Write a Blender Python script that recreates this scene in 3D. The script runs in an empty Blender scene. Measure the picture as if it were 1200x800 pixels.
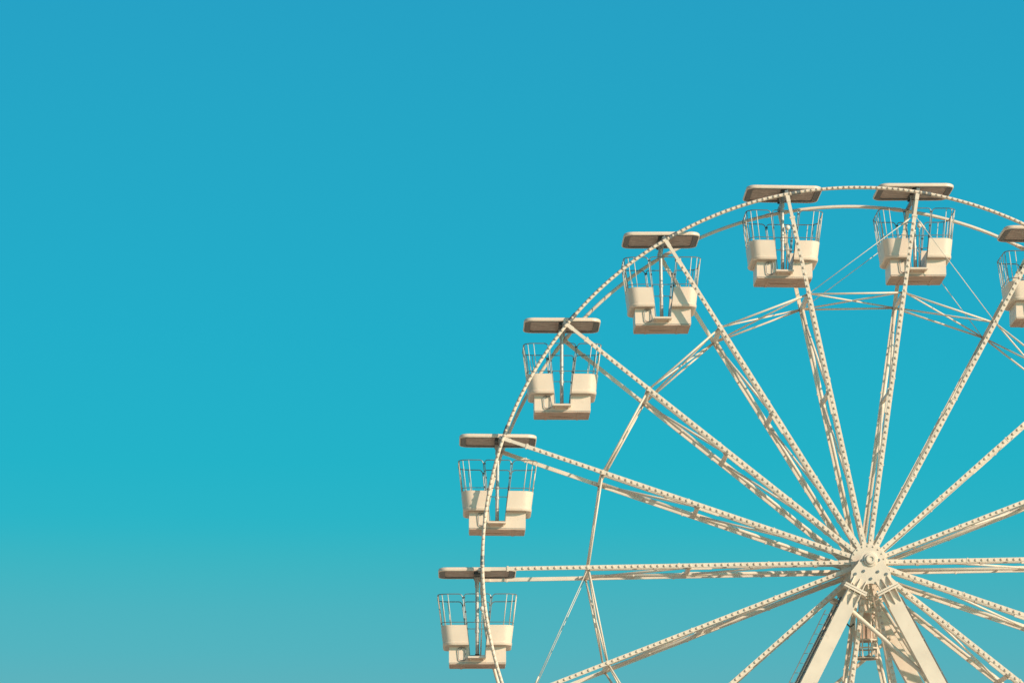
import bpy, math, random
from mathutils import Vector, Matrix

# ------------------------------------------------------------------ scene, camera, light
S = bpy.context.scene
C = S.collection
random.seed(7)
R = math.radians

HUB_Z = 16.5            # wheel axle above the ground
RIM = 12.0              # rim radius
RING = 8.71             # inner ring radius
DEPTH = 2.52            # distance between the two rims
PHASE = math.pi + 0.0212
STEP = math.pi / 9

cam_data = bpy.data.cameras.new('camera')
cam = bpy.data.objects.new('camera', cam_data)
C.objects.link(cam)
cam.location = (-13.10, -105.0, 1.70)
cam.rotation_euler = (math.pi / 2 + 0.2043, 0, -0.0192)
cam_data.sensor_width = 36
cam_data.lens = 36 * 3994.7 / 1200
cam_data.clip_start = 0.5
cam_data.clip_end = 6000
S.camera = cam

SUN_AZ, SUN_EL = R(50), R(23)       # to the right of the view direction, behind the camera
sun_to = Vector((math.sin(SUN_AZ) * math.cos(SUN_EL), -math.cos(SUN_AZ) * math.cos(SUN_EL), math.sin(SUN_EL)))

world = bpy.data.worlds.new('World')
S.world = world
world.use_nodes = True
wt = world.node_tree
wt.nodes.clear()
w_out = wt.nodes.new('ShaderNodeOutputWorld')
w_bg = wt.nodes.new('ShaderNodeBackground')
w_sky = wt.nodes.new('ShaderNodeTexSky')
w_sky.sky_type = 'NISHITA'
w_sky.sun_disc = False
w_sky.sun_elevation = SUN_EL
w_sky.sun_rotation = math.atan2(sun_to.x, sun_to.y)
w_sky.altitude = 0
w_sky.air_density = 1.0
w_sky.dust_density = 1.0
w_sky.ozone_density = 2.0
w_bg.inputs['Strength'].default_value = 0.075
# sky tint by height above the horizon (turquoise sea-side sky, paler near the horizon)
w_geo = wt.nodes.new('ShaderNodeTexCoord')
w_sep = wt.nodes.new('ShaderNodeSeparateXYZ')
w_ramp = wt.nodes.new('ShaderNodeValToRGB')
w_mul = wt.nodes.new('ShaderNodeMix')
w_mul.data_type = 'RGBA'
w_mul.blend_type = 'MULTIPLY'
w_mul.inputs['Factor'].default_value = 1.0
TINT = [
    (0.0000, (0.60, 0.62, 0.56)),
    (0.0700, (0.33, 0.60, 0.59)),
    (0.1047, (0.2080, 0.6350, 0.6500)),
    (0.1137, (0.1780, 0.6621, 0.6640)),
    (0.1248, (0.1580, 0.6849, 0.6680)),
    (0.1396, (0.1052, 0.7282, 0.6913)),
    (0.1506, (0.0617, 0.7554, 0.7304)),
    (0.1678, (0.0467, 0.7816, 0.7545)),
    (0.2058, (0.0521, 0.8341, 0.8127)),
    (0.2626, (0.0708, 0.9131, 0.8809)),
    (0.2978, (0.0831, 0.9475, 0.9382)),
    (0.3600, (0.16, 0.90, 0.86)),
    (0.6000, (0.75, 0.78, 0.66)),  # above the view: warm tint added to neutralise and lift ambient fill
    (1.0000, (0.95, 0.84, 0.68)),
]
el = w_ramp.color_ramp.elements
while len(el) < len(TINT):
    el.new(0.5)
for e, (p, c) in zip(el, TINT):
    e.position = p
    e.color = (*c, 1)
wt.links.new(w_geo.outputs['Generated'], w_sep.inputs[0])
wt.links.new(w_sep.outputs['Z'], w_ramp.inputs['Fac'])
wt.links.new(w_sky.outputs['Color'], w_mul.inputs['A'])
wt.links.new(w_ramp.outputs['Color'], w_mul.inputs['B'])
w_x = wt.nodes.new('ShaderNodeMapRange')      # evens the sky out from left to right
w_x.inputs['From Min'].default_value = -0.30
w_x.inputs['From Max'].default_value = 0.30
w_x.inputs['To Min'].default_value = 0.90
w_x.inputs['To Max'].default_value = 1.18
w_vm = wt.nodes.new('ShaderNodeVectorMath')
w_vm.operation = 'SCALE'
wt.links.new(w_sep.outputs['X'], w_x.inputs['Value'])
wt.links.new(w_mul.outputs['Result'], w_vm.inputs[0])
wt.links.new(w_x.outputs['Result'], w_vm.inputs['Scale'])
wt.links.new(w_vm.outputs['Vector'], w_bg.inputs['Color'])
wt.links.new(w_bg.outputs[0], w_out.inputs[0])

sun_data = bpy.data.lights.new('sun', 'SUN')
sun_data.energy = 2.5
sun_data.angle = R(0.5)
sun_data.color = (1.0, 0.75, 0.56)
sun = bpy.data.objects.new('sun', sun_data)
C.objects.link(sun)
sun.location = (40, -60, 60)
sun.rotation_euler = (-sun_to).to_track_quat('-Z', 'Y').to_euler()

S.view_settings.view_transform = 'Standard'
S.view_settings.look = 'None'
S.view_settings.exposure = 0.85
S.view_settings.gamma = 1.0
S.view_settings.use_curve_mapping = False
S.cycles.max_bounces = 8
S.cycles.diffuse_bounces = 4


# ------------------------------------------------------------------ materials
def mat(name, col, rough=0.5, metal=0.0, var=0.10, scale=3.0, dirt=None, stretch=(1, 1, 1), bump=0.0, dirt_at=(0.52, 0.70)):
    m = bpy.data.materials.new(name)
    m.use_nodes = True
    nt = m.node_tree
    b = nt.nodes['Principled BSDF']
    b.inputs['Roughness'].default_value = rough
    b.inputs['Metallic'].default_value = metal
    tc = nt.nodes.new('ShaderNodeTexCoord')
    mp = nt.nodes.new('ShaderNodeMapping')
    mp.inputs['Scale'].default_value = stretch
    n1 = nt.nodes.new('ShaderNodeTexNoise')
    n1.inputs['Scale'].default_value = scale
    n1.inputs['Detail'].default_value = 6
    r1 = nt.nodes.new('ShaderNodeValToRGB')
    r1.color_ramp.elements[0].position = 0.3
    r1.color_ramp.elements[1].position = 0.7
    r1.color_ramp.elements[0].color = tuple(c * (1 - var) for c in col) + (1,)
    r1.color_ramp.elements[1].color = tuple(min(1, c * (1 + var * 0.5)) for c in col) + (1,)
    nt.links.new(tc.outputs['Object'], mp.inputs['Vector'])
    nt.links.new(mp.outputs[0], n1.inputs['Vector'])
    nt.links.new(n1.outputs['Fac'], r1.inputs['Fac'])
    out = r1.outputs['Color']
    if dirt:
        n2 = nt.nodes.new('ShaderNodeTexNoise')
        n2.inputs['Scale'].default_value = scale * 2.3
        n2.inputs['Detail'].default_value = 8
        n2.inputs['Roughness'].default_value = 0.65
        r2 = nt.nodes.new('ShaderNodeValToRGB')
        r2.color_ramp.elements[0].position = dirt_at[0]
        r2.color_ramp.elements[1].position = dirt_at[1]
        r2.color_ramp.elements[0].color = (0, 0, 0, 1)
        r2.color_ramp.elements[1].color = (1, 1, 1, 1)
        mx = nt.nodes.new('ShaderNodeMix')
        mx.data_type = 'RGBA'
        mx.inputs['B'].default_value = (*dirt, 1)
        nt.links.new(mp.outputs[0], n2.inputs['Vector'])
        nt.links.new(n2.outputs['Fac'], r2.inputs['Fac'])
        nt.links.new(r2.outputs['Color'], mx.inputs['Factor'])
        nt.links.new(out, mx.inputs['A'])
        out = mx.outputs['Result']
    nt.links.new(out, b.inputs['Base Color'])
    if bump:
        bp = nt.nodes.new('ShaderNodeBump')
        bp.inputs['Strength'].default_value = bump
        bp.inputs['Distance'].default_value = 0.02
        nt.links.new(n1.outputs['Fac'], bp.inputs['Height'])
        nt.links.new(bp.outputs[0], b.inputs['Normal'])
    return m


M = {
    'paint': mat('white_paint', (0.78, 0.69, 0.57), 0.45, var=0.10, scale=1.7, dirt=(0.50, 0.41, 0.31), dirt_at=(0.60, 0.90)),
    'shell': mat('white_fibreglass', (0.82, 0.69, 0.56), 0.38, var=0.05, scale=1.6, dirt=(0.60, 0.50, 0.39), stretch=(1.3, 1.3, .8), dirt_at=(0.58, 0.85)),
    'lining': mat('canopy_lining', (0.55, 0.44, 0.37), 0.7, var=0.4, scale=2.2, dirt=(0.78, 0.69, 0.60), stretch=(1.0, 4.5, 1), dirt_at=(0.53, 0.62)),
    'lining_frame': mat('canopy_frame_paint', (0.20, 0.20, 0.19), 0.6, var=0.15, scale=4),
    'floorpan': mat('floorpan', (0.62, 0.465, 0.365), 0.7, var=0.25, scale=2.5, dirt=(0.40, 0.29, 0.22), stretch=(0.7, 2.5, 1), dirt_at=(0.5, 0.66)),
    'steel': mat('galvanised_steel', (0.24, 0.26, 0.26), 0.42, metal=0.5, var=0.12, scale=9),
    'dark': mat('dark_steel', (0.09, 0.10, 0.10), 0.5, metal=0.4, var=0.2, scale=9),
    'bulb': mat('bulb_cap', (0.72, 0.60, 0.48), 0.25, var=0.2, scale=6),
    'pole_steel': mat('pole_steel', (0.55, 0.55, 0.52), 0.45, metal=0.3, var=0.12, scale=7),
    'knob': mat('white_knob', (0.85, 0.82, 0.74), 0.35, var=0.02, scale=4),
    'seat': mat('seat_fibreglass', (0.66, 0.60, 0.52), 0.45, var=0.08, scale=3),
    'ground': mat('sandy_paving', (0.60, 0.49, 0.39), 0.9, var=0.18, scale=0.25, dirt=(0.50, 0.40, 0.31), bump=0.3),
}


# ------------------------------------------------------------------ mesh builder
class MB:
    def __init__(self):
        self.v, self.f, self.s = [], [], []

    def add(self, verts, faces, smooth=False):
        o = len(self.v)
        self.v += [tuple(p) for p in verts]
        for f in faces:
            self.f.append(tuple(i + o for i in f))
            self.s.append(smooth)
        return self

    def box(self, c, size, ax=None):
        """box centred at c; ax = 3x3 matrix whose columns are the box axes"""
        c = Vector(c)
        h = Vector(size) / 2
        vs = []
        for sx in (-1, 1):
            for sy in (-1, 1):
                for sz in (-1, 1):
                    p = Vector((sx * h.x, sy * h.y, sz * h.z))
                    vs.append(c + (ax @ p if ax else p))
        return self.add(vs, [(0, 1, 3, 2), (4, 6, 7, 5), (0, 4, 5, 1), (2, 3, 7, 6), (0, 2, 6, 4), (1, 5, 7, 3)])

    def beam(self, a, b, w, d, up=(0, 1, 0)):
        """rectangular bar from a to b, w wide across and d thick along 'up'"""
        a, b = Vector(a), Vector(b)
        z = (b - a).normalized()
        y = Vector(up)
        y = (y - z * y.dot(z)).normalized()
        x = y.cross(z)
        ax = Matrix((x, y, z)).transposed()
        return self.box((a + b) / 2, (w, d, (b - a).length), ax)

    def sweep(self, path, r, n=8, closed=False, caps=True):
        P = [Vector(p) for p in path]
        N = len(P)
        rings = []
        ref = None
        for i, p in enumerate(P):
            if closed:
                t = P[(i + 1) % N] - P[i - 1]
            else:
                t = P[min(i + 1, N - 1)] - P[max(i - 1, 0)]
            t.normalize()
            if ref is None:
                ref = Vector((0, 1, 0)) if abs(t.y) < 0.9 else Vector((1, 0, 0))
            u = ref - t * ref.dot(t)
            u.normalize()
            w = t.cross(u)
            ref = u
            rings.append([p + (u * math.cos(q) + w * math.sin(q)) * r for q in [2 * math.pi * j / n for j in range(n)]])
        vs = [q for ring in rings for q in ring]
        fs = []
        for i in range(N if closed else N - 1):
            k = (i + 1) % N
            for j in range(n):
                fs.append((i * n + j, i * n + (j + 1) % n, k * n + (j + 1) % n, k * n + j))
        self.add(vs, fs, True)
        if not closed and caps:
            self.add(rings[0], [tuple(range(n))[::-1]])
            self.add(rings[-1], [tuple(range(n))])
        return self

    def tube(self, a, b, r, n=8):
        return self.sweep([a, b], r, n)

    def lathe(self, c, axis, prof, n=24, smooth=True):
        """prof: list of (distance along the axis, radius)"""
        c, z = Vector(c), Vector(axis).normalized()
        u = Vector((1, 0, 0)) if abs(z.x) < 0.9 else Vector((0, 0, 1))
        u = (u - z * u.dot(z)).normalized()
        w = z.cross(u)
        for (h0, r0), (h1, r1) in zip(prof, prof[1:]):
            vs, fs = [], []
            for j in range(n):
                q = 2 * math.pi * j / n
                d = u * math.cos(q) + w * math.sin(q)
                vs += [c + z * h0 + d * r0, c + z * h1 + d * r1]
            for j in range(n):
                k = (j + 1) % n
                fs.append((2 * j, 2 * k, 2 * k + 1, 2 * j + 1))
            self.add(vs, fs, smooth and abs(r1 - r0) < 3 * abs(h1 - h0))
        return self

    def prism(self, pts, vec):
        """extrude a planar outline by vec"""
        n = len(pts)
        a = [Vector(p) for p in pts]
        b = [p + Vector(vec) for p in a]
        fs = [tuple(range(n))[::-1], tuple(range(n, 2 * n))]
        for i in range(n):
            k = (i + 1) % n
            fs.append((i, k, n + k, n + i))
        return self.add(a + b, fs)

    def loft(self, rings, cap0=False, cap1=False, closed=True, smooth=True):
        n = len(rings[0])
        vs = [p for r in rings for p in r]
        fs = []
        for i in range(len(rings) - 1):
            for j in range(n if closed else n - 1):
                k = (j + 1) % n
                fs.append((i * n + j, i * n + k, (i + 1) * n + k, (i + 1) * n + j))
        self.add(vs, fs, smooth)
        if cap0:
            self.add(rings[0], [tuple(range(n))[::-1]])
        if cap1:
            self.add(rings[-1], [tuple(range(n))])
        return self

    def mesh(self, name, m):
        me = bpy.data.meshes.new(name)
        me.from_pydata(self.v, [], self.f)
        me.polygons.foreach_set('use_smooth', self.s)
        me.materials.append(M[m])
        import bmesh
        bm = bmesh.new()
        bm.from_mesh(me)
        bmesh.ops.remove_doubles(bm, verts=bm.verts, dist=1e-5)
        bmesh.ops.recalc_face_normals(bm, faces=bm.faces)
        for e in bm.edges:
            if len(e.link_faces) == 2 and e.calc_face_angle(0) > R(38):
                e.smooth = False
        bm.to_mesh(me)
        bm.free()
        return me

    def build(self, name, m, parent=None):
        return link(name, self.mesh(name, m), parent)


def link(name, me, parent=None):
    o = bpy.data.objects.new(name, me)
    C.objects.link(o)
    if parent:
        o.parent = parent
    return o


def thing(name, loc, label, cat, group=None):
    o = bpy.data.objects.new(name, None)
    o.empty_display_size = 0.3
    C.objects.link(o)
    o.location = loc
    o['label'] = label
    o['category'] = cat
    if group:
        o['group'] = group
    return o


def copy_tree(o, parent=None):
    c = o.copy()
    C.objects.link(c)
    c.parent = parent
    for ch in list(o.children):
        copy_tree(ch, c)
    return c


def pol(r, a, y=0.0):
    return Vector((r * math.cos(a), y, r * math.sin(a)))


# ------------------------------------------------------------------ ground
g = MB()
g.add([(-3000, -3000, 0), (3000, -3000, 0), (3000, 3000, 0), (-3000, 3000, 0)], [(0, 1, 2, 3)])
ground = g.build('ground', 'ground')
ground['kind'] = 'structure'
ground['label'] = 'sandy paved ground under the ferris wheel'

# ------------------------------------------------------------------ support frame
AX = Vector((0, 0, HUB_Z))
frame = thing('support_frame', (0, DEPTH / 2, 0),
              'cream steel A-frame legs with bolted head plate carrying the wheel hub', 'support frame')
YF, YB = -0.55 - DEPTH / 2, 0.60 + DEPTH / 2       # the two A-frames, relative to the frame's own origin


def leg_pt(side, dz, y):
    """centre line of a leg, dz below the axle"""
    return Vector((side * (0.62 + 0.515 * (dz - 1.18)), y, HUB_Z - dz))


for y, out in ((YF, -1), (YB, 1)):
    # head plate: from the bearing down to the leg tops
    hp = MB()
    prof = [(-0.17, 0.27), (0.17, 0.27), (0.27, 0.15), (0.40, -0.12), (0.60, -0.36), (0.64, -0.62), (0.40, -1.02),
            (0.27, -0.86), (0.14, -0.77), (0.0, -0.74), (-0.14, -0.77), (-0.27, -0.86), (-0.40, -1.02), (-0.64, -0.62), (-0.60, -0.36),
            (-0.40, -0.12), (-0.27, 0.15)]
    hp.prism([(x, y - 0.06, HUB_Z + z) for x, z in prof], (0, 0.12, 0))
    head = hp.build('head_plate', 'paint', frame)
    b = MB()
    b.lathe((0, y + out * 0.06, HUB_Z), (0, out, 0), [(-0.01, 0.22), (0.04, 0.22), (0.055, 0.20), (0.055, 0.155), (0.11, 0.15), (0.125, 0.14),
                                                     (0.125, 0.08), (0.09, 0.075), (0.09, 0.0)], 28)
    b.build('bearing', 'paint', head)
    for x, z in ((-0.22, -0.36), (0.22, -0.38), (0.25, -0.02), (-0.25, -0.02), (0.48, -0.45), (-0.48, -0.45), (0.0, -0.60)):
        b = MB()
        b.lathe((x, y + out * 0.06, HUB_Z + z), (0, out, 0), [(-0.01, 0.045), (0.04, 0.045), (0.04, 0)], 6, False)
        b.build('bolt', 'steel', head)
    for s in (-1, 1):
        d = (leg_pt(s, 5, y) - leg_pt(s, 1, y)).normalized()
        side = Vector((d.z, 0, -d.x))
        a0 = leg_pt(s, 1.02, y)
        lg = MB()
        lg.beam(a0, leg_pt(s, HUB_Z - 0.06, y), 0.46, 0.34)
        leg = lg.build('leg', 'paint', frame)
        f = MB()        # flange where the leg bolts to the head plate, with gussets on its front
        f.box(a0 - d * 0.05, (0.74, 0.50, 0.06), Matrix((side, Vector((0, 1, 0)), d)).transposed())
        f.box(a0 - d * 0.125, (0.74, 0.50, 0.06), Matrix((side, Vector((0, 1, 0)), d)).transposed())
        f.build('flange', 'paint', leg)
        for q in (-0.2, 0.0, 0.2):
            gs = MB()
            p = a0 + side * (q - 0.0125)
            yo = Vector((0, out * 0.171, 0))
            gs.prism([p + yo + d * -0.02, p + yo + Vector((0, out * 0.19, 0)) + d * -0.02, p + yo + Vector((0, out * 0.03, 0)) + d * 0.42, p + yo + d * 0.42], side * 0.025)
            p2 = p - d * 0.157
            yo2 = Vector((0, out * 0.063, 0))
            gs.prism([p2 + yo2, p2 + yo2 + Vector((0, out * 0.19, 0)), p2 + yo2 + Vector((0, out * 0.03, 0)) - d * 0.32, p2 + yo2 - d * 0.32], side * 0.025)
            gs.build('gusset', 'paint', leg)
        ft = MB()
        fp = leg_pt(s, HUB_Z, y)
        ft.box((fp.x, fp.y, 0.03), (1.1, 0.9, 0.06))
        ft.build('foot_plate', 'steel', leg)
        if out < 0:     # conduit clipped along the outer edge of each front leg
            cd = MB()
            off = side * (-s * 0.285)
            off = off if off.x * s > 0 else -off
            cd.tube(a0 + off + d * 0.3, leg_pt(s, 15.5, y) + off, 0.025, 8)
            for k in range(14):
                p = a0 + off + d * (0.6 + k * 1.15)
                cd.box(p - off * 0.1, (0.12, 0.06, 0.05), Matrix((side, Vector((0, 1, 0)), d)).transposed())
            cd.build('conduit', 'steel', leg)
shaft = MB()
shaft.lathe((0, YF + 0.06, HUB_Z), (0, 1, 0), [(0, 0.20), (YB - YF - 0.12, 0.20)], 24)
shaft.build('axle_shaft', 'steel', frame)
# cross members tying the legs
for y in (YF, YB):
    for dz in (9.5,):
        t = MB()
        t.tube(leg_pt(-1, dz, y), leg_pt(1, dz, y), 0.09, 10)
        t.build('cross_tube', 'paint', frame)
t = MB()
t.tube(leg_pt(-1, 1.52, YF + 0.20) + Vector((0.16, 0, 0)), leg_pt(1, 3.62, YF + 0.20) + Vector((-0.16, 0, 0)), 0.068, 10)
for s_, dz in ((-1, 1.52), (1, 3.62)):
    p = leg_pt(s_, dz, YF + 0.20)
    t.box(p + Vector((-s_ * 0.20, 0, 0)), (0.16, 0.10, 0.22))
t.build('brace_tube', 'paint', frame)
t = MB()
t.tube(leg_pt(1, 2.0, YB - 0.2), leg_pt(-1, 5.0, YB - 0.2), 0.06, 10)
t.build('brace_tube', 'paint', frame)
for s in (-1, 1):
    t = MB()
    t.tube(leg_pt(s, 12.5, YF), leg_pt(s, 12.5, YB), 0.08, 10)
    t.build('cross_tube', 'paint', frame)
# access ladder behind the left front leg
lad = MB()
y = YF + 0.05
ldir = (leg_pt(-1, 5, y) - leg_pt(-1, 1, y)).normalized()
for o in (-0.40, -0.60):
    lad.tube(leg_pt(-1, 1.55, y) + Vector((o, 0, 0)), leg_pt(-1, 15.8, y) + Vector((o, 0, 0)), 0.017, 6)
for k in range(46):
    p = leg_pt(-1, 1.7 + k * 0.30, y)
    lad.tube(p + Vector((-0.40, 0, 0)), p + Vector((-0.60, 0, 0)), 0.009, 6)
for k in range(7):
    p = leg_pt(-1, 2.2 + k * 2.1, y)
    lad.beam(p + Vector((-0.40, 0, 0)), p + Vector((-0.2, 0, 0)), 0.04, 0.03)
lad.build('ladder', 'steel', frame)
# slip ring cabinet hung in a round cage under the axle
cage = MB()
c0 = Vector((0.02, 0.0, HUB_Z))
for z in (-0.95, -1.45, -2.30, -2.55, -2.86):
    cage.sweep([c0 + Vector((0.37 * math.cos(q), 0.37 * math.sin(q), z)) for q in [2 * math.pi * i / 20 for i in range(20)]], 0.028, 6, closed=True)
for i in range(8):
    q = 2 * math.pi * (i + 0.5) / 8
    cage.tube(c0 + Vector((0.37 * math.cos(q), 0.37 * math.sin(q), -0.40)), c0 + Vector((0.37 * math.cos(q), 0.37 * math.sin(q), -2.86)), 0.024, 6)
cg = cage.build('cage', 'paint', frame)
cab = MB()
cab.box(c0 + Vector((0, 0, -1.86)), (0.46, 0.44, 0.84))
cab.box(c0 + Vector((0, 0, -1.425)), (0.50, 0.48, 0.03))
cab.box(c0 + Vector((0, 0, -2.295)), (0.50, 0.48, 0.03))
cab.box(c0 + Vector((0.17, -0.228, -1.86)), (0.03, 0.02, 0.12))
cab.build('cabinet', 'floorpan', cg)  # darker tan than the cage, standing in for the shadow on the box
flo = MB()
flo.lathe(c0 + Vector((0, 0, -2.84)), (0, 0, 1), [(0, 0), (0, 0.335), (0.03, 0.335), (0.03, 0)], 24)
flo.build('base_disc', 'dark', cg)
cb = MB()
cb.sweep([c0 + Vector(p) for p in ((-0.33, -0.2, -0.7), (-0.42, -0.22, -1.1), (-0.62, -0.25, -1.5), (-0.66, -0.25, -1.75), (-0.5, -0.25, -1.9), (-0.38, -0.2, -1.8))], 0.03, 6)
cb.build('power_cable', 'dark', cg)

# ------------------------------------------------------------------ the wheel
wheel = thing('ferris_wheel', (0, 0, HUB_Z),
              'large cream ferris wheel with bulb-studded spokes and double rim', 'ferris wheel')


def bulbs(mb, pts, nrm, r=0.043):
    nrm = Vector(nrm)
    for p in pts:
        mb.lathe(p, nrm, [(-0.004, r * 1.05), (0.008, r * 1.05), (0.022, r * 0.85), (0.034, r * 0.5), (0.038, 0)], 8)
    return mb


# --- one front arm, along +X from the hub
sp = MB()
sp.beam((0.50, 0, 0), (11.25, 0, 0), 0.122, 0.08)
sp.beam((11.25, 0, 0), (11.93, 0.015, 0), 0.10, 0.07)
sp.box((11.22, 0, 0), (0.06, 0.11, 0.165))
sp.box((11.86, 0.03, 0), (0.22, 0.13, 0.12))
for r in (3.1, 5.9, 8.72):
    sp.box((r, 0, 0), (0.045, 0.10, 0.155))
me_front = sp.mesh('spoke', 'paint')
SPOKE_BULBS = [Vector((1.15 + 0.2 * i, -0.041, 0)) for i in range(50)]
st = MB()
st.tube((0.55, 0.50, 0), (RING + 0.06, 0.42, 0), 0.055, 8)
for r in (2.2, 4.4, 7.2):
    st.beam((r, 0.04, 0), (r, 0.49, 0), 0.05, 0.05, up=(1, 0, 0))
for r in (1.6, 3.6, 6.6):
    st.lathe((r - 0.05, 0.495 - 0.009 * r, 0), (1, 0, 0), [(0, 0.055), (0, 0.075), (0.1, 0.075), (0.1, 0.055)], 10)
me_fstiff = st.mesh('stiffener_tube', 'paint')
# --- one rear arm
sp = MB()
sp.beam((0.50, DEPTH, 0), (11.93, DEPTH, 0), 0.118, 0.08)
sp.box((11.86, DEPTH - 0.03, 0), (0.22, 0.13, 0.12))
for r in (3.1, 5.9, 8.72, 11.2):
    sp.box((r, DEPTH, 0), (0.045, 0.10, 0.16))
me_back = sp.mesh('spoke', 'paint')
st = MB()
st.tube((0.55, DEPTH - 0.50, 0), (RING + 0.06, DEPTH - 0.42, 0), 0.055, 8)
for r in (2.2, 4.4, 7.2):
    st.beam((r, DEPTH - 0.04, 0), (r, DEPTH - 0.49, 0), 0.05, 0.05, up=(1, 0, 0))
me_bstiff = st.mesh('stiffener_tube', 'paint')
# --- pieces tying front and rear arm
cp = MB()
cp.beam((RING, 0.045, 0), (RING, DEPTH - 0.045, 0), 0.10, 0.13, up=(1, 0, 0))
for yy in (0.10, DEPTH - 0.10):
    cp.box((RING, yy, 0), (0.42, 0.09, 0.10))
me_cross1 = cp.mesh('cross_plate', 'paint')
cp = MB()
cp.beam((5.55, 0.05, 0), (5.55, DEPTH - 0.05, 0), 0.09, 0.13, up=(1, 0, 0))
for yy in (0.42, DEPTH - 0.42):
    cp.box((5.25, yy, 0), (0.80, 0.08, 0.155))
me_cross2 = cp.mesh('cross_plate', 'paint')
dg = MB()
dg.tube((RING - 0.1, DEPTH - 0.1, 0), (5.65, 0.45, 0), 0.042, 8)
me_diag = dg.mesh('diagonal_strut', 'paint')
dg = MB()
dg.tube((5.45, DEPTH - 0.42, 0), (2.6, 0.5, 0), 0.036, 8)
me_diag2 = dg.mesh('diagonal_strut', 'paint')
ax_ = MB()
ax_.beam((12.08, -0.02, 0), (12.08, DEPTH + 0.02, 0), 0.10, 0.10, up=(1, 0, 0))
me_axle = ax_.mesh('gondola_axle', 'steel')

# --- rim segments, 20 degrees each (local angle 0 at the arm, running back to -20 degrees = clockwise neighbour)
N = 12


def arc(r, y, a0, a1, n=N):
    return [pol(r, a0 + (a1 - a0) * i / n, y) for i in range(n + 1)]


rm = MB()
rm.sweep(arc(RIM, 0, 0, -STEP), 0.055, 10)
me_rimf = rm.mesh('rim_segment', 'paint')
RIM_BULBS = [pol(RIM, -STEP * (i + 0.5) / 24, -0.052) for i in range(24)]
rc = MB()
rc.sweep(arc(RIM, 0, -0.012, -0.036, 3), 0.068, 10)
me_splice = rc.mesh('splice_sleeve', 'steel')
rm = MB()
rm.sweep(arc(RIM, DEPTH, 0, -STEP), 0.055, 10)
for q in (0.02, 0.33):
    rm.sweep(arc(RIM, DEPTH, -q, -q + 0.02, 2), 0.067, 10)
me_rimb = rm.mesh('rim_segment', 'paint')
# --- inner ring bay between an arm and its clockwise neighbour
me_ring = [MB().tube(pol(RING, 0, y) * 1, pol(RING, -STEP, y), 0.031, 8).mesh('ring_tube', 'paint') for y in (0.10, DEPTH - 0.10)]
me_rx = [MB().tube(pol(RING, -0.01, 0.14), pol(RING, -STEP + 0.01, DEPTH - 0.14), 0.027, 8).mesh('ring_brace', 'paint'),
         MB().tube(pol(RING, -0.01, DEPTH - 0.14), pol(RING, -STEP + 0.01, 0.14), 0.027, 8).mesh('ring_brace', 'paint')]
# --- tension cables, only on every sixth arm, from the arm's outer end to both neighbours' ring joints
me_cab = []
for sgn in (-1, 1):
    for y in (0.03, DEPTH - 0.03):
        cm = MB()
        a, b_ = pol(11.25, 0, y), pol(RING, sgn * STEP, y)
        cm.tube(a, b_, 0.012, 6)
        dd = (b_ - a).normalized()
        cm.tube(a + dd * 0.25, a + dd * 0.55, 0.028, 6)
        me_cab.append(cm.mesh('tension_cable', 'paint'))

hosts = []
for k in range(18):
    rot = -(PHASE - k * STEP)

    def put(name, me, parent=wheel):
        o = link(name, me, parent)
        if parent is wheel:
            o.rotation_euler = (0, rot, 0)
        return o
    f = put('spoke', me_front)
    hosts.append((k, f, SPOKE_BULBS, rot))
    put('stiffener_tube', me_fstiff, f)
    b = put('spoke', me_back)
    put('stiffener_tube', me_bstiff, b)
    put('cross_plate', me_cross1)
    put('cross_plate', me_cross2)
    put('diagonal_strut', me_diag)
    put('diagonal_strut', me_diag2)
    put('gondola_axle', me_axle)
    rf = put('rim_segment', me_rimf)
    hosts.append((k, rf, RIM_BULBS, rot))
    put('splice_sleeve', me_splice, rf)
    put('rim_segment', me_rimb)
    for m_ in me_ring:
        put('ring_tube', m_)
    for m_ in me_rx:
        put('ring_brace', m_)
    if k % 6 == 5:
        for m_ in me_cab:
            put('tension_cable', m_)
# bulbs on the front face: the hundred nearest ones in view are parts of their spoke or rim, the others one string
me_bulb = bulbs(MB(), [(0, 0, 0)], (0, -1, 0)).mesh('bulb', 'bulb')
inv = cam.rotation_euler.to_matrix().inverted()
near, rest = [], []
for k, host, pts, rot in hosts:
    m3 = Matrix.Rotation(rot, 3, 'Y')
    for p in pts:
        w = m3 @ p + AX
        v = inv @ (w - cam.location)
        seen = abs(v.x / v.z) < 600 / 3994.7 and abs(v.y / v.z) < 400 / 3994.7
        (near if seen else rest).append((v.length, w.x, p, host, w - AX))
near.sort(key=lambda t: t[:2])
rest += near[100:]
for _, _, p, host, _ in near[:100]:
    put('bulb', me_bulb, host).location = p
bs_ = bulbs(MB(), [t[4] for t in rest], (0, -1, 0)).build('bulb_string', 'bulb', wheel)
bs_['kind'] = 'stuff'
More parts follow.
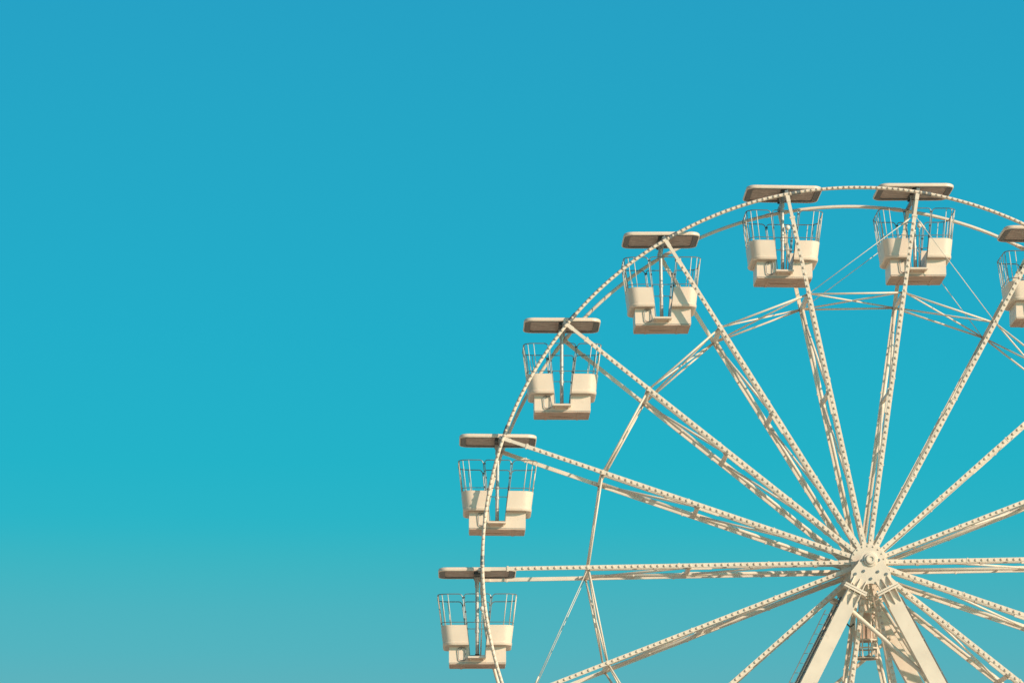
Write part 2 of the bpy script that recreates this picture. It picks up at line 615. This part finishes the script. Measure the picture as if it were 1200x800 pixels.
# hub: two flanges with bolts and the drum between them
for y, out in ((0.0, -1), (DEPTH, 1)):
    h = MB()
    h.lathe((0, y, 0), (0, out, 0), [(-0.10, 0.20), (-0.10, 0.62), (-0.045, 0.62), (-0.045, 0.50), (0.05, 0.50), (0.05, 0.555), (0.10, 0.555), (0.10, 0.20)], 36)
    for k in range(18):
        a = PHASE - k * STEP
        p = pol(0.68, a, y - out * 0.02)
        h.beam(pol(0.52, a, y - out * 0.0), pol(0.92, a, y - out * 0.0), 0.138, 0.10)
    hub = h.build('hub_flange', 'paint', wheel)
    if out > 0:
        continue
    me_bolt = MB().lathe((0, 0, 0), (0, -1, 0), [(-0.01, 0.028), (0.028, 0.028), (0.028, 0)], 6, False).mesh('bolt', 'paint')
    for k in range(18):
        a = PHASE - k * STEP
        put('bolt', me_bolt, hub).location = pol(0.50, a - STEP / 2, -0.10)
        put('bolt', me_bolt, hub).location = pol(0.70, a, -0.05)
        put('bolt', me_bolt, hub).location = pol(0.86, a, -0.05)
dr = MB()
dr.lathe((0, 0.12, 0), (0, 1, 0), [(0, 0.22), (0, 0.40), (DEPTH - 0.24, 0.40), (DEPTH - 0.24, 0.22)], 32)
for yy in (0.5, DEPTH - 0.5):
    dr.lathe((0, yy - 0.03, 0), (0, 1, 0), [(0, 0.39), (0, 0.62), (0.06, 0.62), (0.06, 0.39)], 32)
dr.build('hub_drum', 'paint', wheel)


# ------------------------------------------------------------------ gondola (origin at its pivot)
def rrect(hx, hy, rad, z, n=7):
    pts = []
    for cx, cy, a0 in ((hx - rad, hy - rad, 0), (-hx + rad, hy - rad, 90), (-hx + rad, -hy + rad, 180), (hx - rad, -hy + rad, 270)):
        for i in range(n):
            a = R(a0 + 90 * i / (n - 1))
            pts.append(Vector((cx + rad * math.cos(a), cy + rad * math.sin(a), z)))
    return pts


def upath(side, hx, hy, rad, xin, z, n=7):
    """U-shaped plan of a seat pod: from the inner front corner round the outside to the inner back corner"""
    pts = [(xin, -hy), (xin + (hx - rad - xin) * 0.5, -hy)]
    for i in range(n):
        a = R(-90 + 90 * i / (n - 1))
        pts.append((hx - rad + rad * math.cos(a), -hy + rad + rad * math.sin(a)))
    for i in range(n):
        a = R(90 * i / (n - 1))
        pts.append((hx - rad + rad * math.cos(a), hy - rad + rad * math.sin(a)))
    pts += [(xin + (hx - rad - xin) * 0.5, hy), (xin, hy)]
    return [Vector((side * x, y, z)) for x, y in pts]


ZR, ZL = -0.75, -1.62       # railing: top and lower rail
ZT, ZU, ZB, ZF = -1.72, -2.33, -2.88, -2.68   # pod top, pod bottom, base bottom, floor


def plan(z):
    """half width, half depth, corner radius, inner x of a pod or railing at height z"""
    t = (z - ZU) / (ZR - ZU)
    return 1.05 + 0.20 * t, 0.88 + 0.09 * t, 0.31 + 0.02 * t, 0.27 + 0.18 * t


def make_gondola(label):
    root = thing('gondola', (0, 0, 0), label, 'gondola', 'gondolas hanging from the ferris wheel')
    # canopy: rounded white tray, open below, with a dark framed lining
    c = MB()
    hx, hy, rd = 1.215, 0.95, 0.30
    outer = [rrect(hx - 0.16, hy - 0.16, rd - 0.14, 0.10), rrect(hx - 0.05, hy - 0.05, rd - 0.04, 0.092), rrect(hx - 0.012, hy - 0.012, rd, 0.07),
             rrect(hx, hy, rd, 0.04), rrect(hx, hy, rd, -0.01), rrect(hx - 0.015, hy - 0.015, rd, -0.03), rrect(hx - 0.035, hy - 0.035, rd, -0.03), rrect(hx - 0.05, hy - 0.05, rd - .02, 0.02)]
    c.loft(outer, cap0=True, cap1=True)
    can = c.build('canopy', 'shell', root)
    fr = MB()
    o1, o2 = rrect(hx - 0.052, hy - 0.052, rd - .02, -0.02), rrect(hx - 0.21, hy - 0.21, 0.15, -0.02)
    o3 = rrect(hx - 0.21, hy - 0.21, 0.15, 0.012)
    fr.loft([o1, o2, o3], smooth=False)
    fr.beam((0, -hy + 0.17, -0.035), (0, hy - 0.17, -0.035), 0.16, 0.03, up=(0, 0, 1))
    fr.build('lining_frame', 'lining_frame', can)
    ln = MB()
    ln.add(rrect(hx - 0.215, hy - 0.215, 0.145, 0.006), [tuple(range(28))])
    ln.build('lining', 'lining', can)
    # pivot block and hanger
    pv = MB()
    pv.box((0, 0, -0.02), (0.20, 1.30, 0.16))
    pv.box((0, -0.70, -0.02), (0.17, 0.12, 0.19))
    pv.box((0, 0.70, -0.02), (0.17, 0.12, 0.19))
    pv.lathe((0, -0.76, -0.02), (0, -1, 0), [(0, 0.075), (0.05, 0.075), (0.05, 0)], 12)
    pv.build('pivot_block', 'dark', root)
    po = MB()
    po.tube((0, 0, -0.10), (0, 0, ZF), 0.056, 12)
    for z in (-0.42, -1.52, -1.85):
        po.lathe((0, 0, z), (0, 0, 1), [(0, 0.056), (0, 0.074), (0.09, 0.074), (0.09, 0.056)], 12)
    po.prism([(-0.10, -0.03, -0.10), (0.10, -0.03, -0.10), (0.05, -0.03, -0.40), (-0.05, -0.03, -0.40)], (0, 0.06, 0))
    pole = po.build('pole', 'pole_steel', root)
    bf = MB()
    bf.lathe((0, 0, ZF + 0.006), (0, 0, 1), [(0, 0.18), (0.04, 0.18), (0.04, 0.09), (0.16, 0.07), (0.16, 0.05)], 12)
    for i in range(6):
        q = i * math.pi / 3
        bf.lathe((0.14 * math.cos(q), 0.14 * math.sin(q), ZF + 0.046), (0, 0, 1), [(0, 0.022), (0.05, 0.022), (0.05, 0)], 6, False)
    bf.build('pole_foot', 'dark', pole)
    kn = MB()
    kn.lathe((0.26, -0.10, -1.18), (0, 0, 1), [(0, 0.0)] + [(0.075 - 0.085 * math.cos(R(a)), 0.085 * math.sin(R(a))) for a in range(20, 180, 20)] + [(0.15, 0.0)], 14)
    kb = kn.build('round_knob', 'knob', root)
    MB().tube((0.26, -0.10, -1.17), (0.20, -0.10, ZF + 0.007), 0.02, 8).build('stalk', 'paint', kb)
    # the two seat pods
    for s in (-1, 1):
        p = MB()
        lv = [(ZT, -0.035), (ZT + 0.012, -0.02), (ZT, 0.0), (ZT - 0.05, 0.0), (ZU + 0.10, 0.0), (ZU + 0.085, 0.016), (ZU + 0.02, 0.016), (ZU, 0.0), (ZU, -0.05)]
        rings = []
        for z, o in lv:
            a, b, r_, xi = plan(z)
            rings.append(upath(s, a + o, b + o, r_ + o, xi, z))
        p.loft(rings, closed=False)
        inner = []
        for z in (ZT, ZU):
            a, b, r_, xi = plan(z)
            inner.append(upath(s, a - 0.035, b - 0.035, r_ - 0.035, xi, z))
        p.loft(inner, closed=False)
        # close the ends of the shell
        for e in (0, -1):
            p.add([rings[0][e], rings[2][e], rings[-2][e], rings[-1][e]], [(0, 1, 2, 3)])
        pod = p.build('seat_pod', 'shell', root)
        b_ = MB()
        a, b, r_, xi = plan(ZU)
        a1, b1, r1, xi1 = plan(-2.06)
        lo = upath(s, a - 0.03, b - 0.03, r_ - 0.03, xi, ZU + 0.004)
        hi = upath(s, a1 - 0.04, b1 - 0.04, r1 - 0.04, xi1, -2.06)
        b_.loft([lo, hi], cap0=True, cap1=True, smooth=False)
        b_.build('bench', 'seat', pod)
    # base block with a central notch for the door
    bs = MB()
    bx, by = 0.885, 0.66
    prof = [(-bx, ZU + 0.01), (-bx, ZB + 0.03), (-bx + 0.02, ZB), (bx - 0.02, ZB), (bx, ZB + 0.03), (bx, ZU + 0.01), (0.275, ZU + 0.01), (0.255, ZF), (-0.255, ZF), (-0.275, ZU + 0.01)]
    prof = [(x, min(z, ZU - 0.002)) for x, z in prof]
    bs.prism([(x, -by, z) for x, z in prof], (0, 2 * by, 0))
    base = bs.build('base', 'shell', root)
    up = MB()
    up.box((0, 0, ZB - 0.012), (2 * bx - 0.03, 2 * by - 0.012, 0.022))
    for x in (-0.5, 0.5):
        up.box((x, 0, ZB - 0.034), (0.07, 2 * by - 0.1, 0.02))
    up.box((0, 0.1, ZB - 0.036), (0.8, 0.05, 0.025))
    up.build('floorpan', 'floorpan', base)
    sm = MB()
    sm.box((0, -by - 0.002, ZB + 0.022), (2 * bx - 0.03, 0.006, 0.012))
    sm.build('seam', 'lining_frame', base)
    for sy in (-1, 1):
        stp = MB()
        stp.box((-0.02, sy * (by + 0.17), ZF - 0.035), (0.56, 0.34, 0.05))
        stp.box((-0.22, sy * (by + 0.08), ZF - 0.085), (0.04, 0.16, 0.05))
        stp.box((0.18, sy * (by + 0.08), ZF - 0.085), (0.04, 0.16, 0.05))
        stp.build('step', 'shell', root)
        # folded latch loop beside the door
        x0, x1, z0, z1 = -0.60, -0.37, ZU - 0.06, ZU - 0.46
        yy = sy * (by + 0.045)
        pts = []
        for cx, cz, a0 in ((x1 - 0.06, z0 - 0.06, 0), (x0 + 0.06, z0 - 0.06, 90), (x0 + 0.09, z1 + 0.06, 180), (x1 - 0.06, z1 + 0.06, 270)):
            for i in range(4):
                a = R(a0 + 30 * i)
                pts.append((cx + 0.06 * math.cos(a), yy, cz + 0.06 * math.sin(a)))
        lp = MB()
        lp.sweep(pts, 0.015, 6, closed=True)
        lp.box((-0.50, sy * (by + 0.022), ZU - 0.10), (0.03, 0.045, 0.03))
        lp.box((-0.44, sy * (by + 0.022), ZU - 0.45), (0.03, 0.045, 0.03))
        lp.build('latch_loop', 'steel', root)
        # wire door
        d = MB()

        def dx(z):
            return 0.235 + (0.415 - 0.235) * (z - ZF) / (ZR - ZF)

        def dyl(z):
            return sy * (0.74 + (0.965 - 0.74) * (z - ZF) / (ZR - ZF))
        pts = [(-dx(ZF), dyl(ZF), ZF + 0.03), (-dx(ZT), dyl(ZT), ZT), (-dx(ZR), dyl(ZR), ZR - 0.09)]
        for i in range(1, 4):
            a = R(180 - 30 * i)
            pts.append((-dx(ZR) + 0.09 + 0.09 * math.cos(a), dyl(ZR), ZR - 0.09 + 0.09 * math.sin(a)))
        pts += [(-p[0], p[1], p[2]) for p in reversed(pts)]
        d.sweep(pts, 0.0145, 6)
        for z in (ZL, ZF + 0.04):
            d.tube((-dx(z), dyl(z), z), (dx(z), dyl(z), z), 0.0115, 6)
        door = d.build('wire_door', 'steel', root)
        for sx in (-1, 1):
            for z in (-0.86, -1.30, -1.66):
                hb = MB().box((sx * (dx(z) + 0.015), dyl(z), z), (0.07, 0.05, 0.045))
                hb.build('hinge', 'dark', door)
    # railings on the pods
    for s in (-1, 1):
        rl = MB()

        def at(z, o=-0.02):
            a, b, r_, xi = plan(z)
            return upath(s, a + o, b + o, r_ + o, xi + 0.02, z, 6)
        top = at(ZR)
        pth = [at(ZT - 0.05)[0], at(ZL)[0], at(ZR - 0.1)[0]]
        e0 = [v.copy() for v in pth]
        first = e0 + [Vector((top[0].x + s * 0.03, top[0].y, ZR - 0.03)), Vector((top[0].x + s * 0.09, top[0].y, ZR))]
        last = [Vector((v.x, -v.y, v.z)) for v in reversed(first)]
        rl.sweep(first + top[1:-1] + last, 0.0155, 6)
        rl.sweep(at(ZL), 0.012, 6)
        lo, hi = at(ZT - 0.02), at(ZR)
        rail = rl.build('railing', 'steel', root)
        bars = [(lo[i], hi[i]) for i in (2, 4, 6, 9, 11, 13)]
        bars += [(lo[7].lerp(lo[8], q), hi[7].lerp(hi[8], q)) for q in (0.2, 0.5, 0.8)]     # straight side
        for p, q in bars:
            MB().tube(p, q, 0.0125, 6).build('bar', 'paint' if random.random() < 0.65 else 'steel', rail)  # cream bars have their sunlit look painted in, the rest stay grey
    return root


LABELS = [
    'cream gondola hanging lowest and farthest left on the wheel',
    'cream gondola second from the bottom, level with the middle of the left rim',
    'cream gondola third up the left side of the wheel, crossed by the curving rim',
    'cream gondola on the upper left shoulder, with a slanted shadow on its right pod',
    'cream gondola left of the two topmost gondolas, under a spoke leaning right',
    'cream gondola right of the two topmost, with thin cables running down past it',
    'cream gondola cut off by the right edge of the photo',
]
src = None
for k, lab in enumerate(LABELS):
    a = PHASE - k * STEP
    if src is None:
        src = make_gondola(lab)
        o = src
    else:
        o = copy_tree(src)
        o['label'] = lab
    o.location = (12.16 * math.cos(a), DEPTH / 2, HUB_Z + 12.27 * math.sin(a) + 0.03)
    if k == 0:
        [c for c in o.children if c.name.startswith('round_knob')][0].location.x = -0.10
    if k in (1, 2, 3, 6):       # these carry no knob beside the pole
        for ch in [c for c in o.children if c.name.startswith('round_knob')]:
            for g_ in list(ch.children):
                bpy.data.objects.remove(g_)
            bpy.data.objects.remove(ch)
    o.rotation_euler = (0, R((-0.3, 0.4, 0.0, -0.5, 0.6, -0.4, 0.2)[k]), 0)
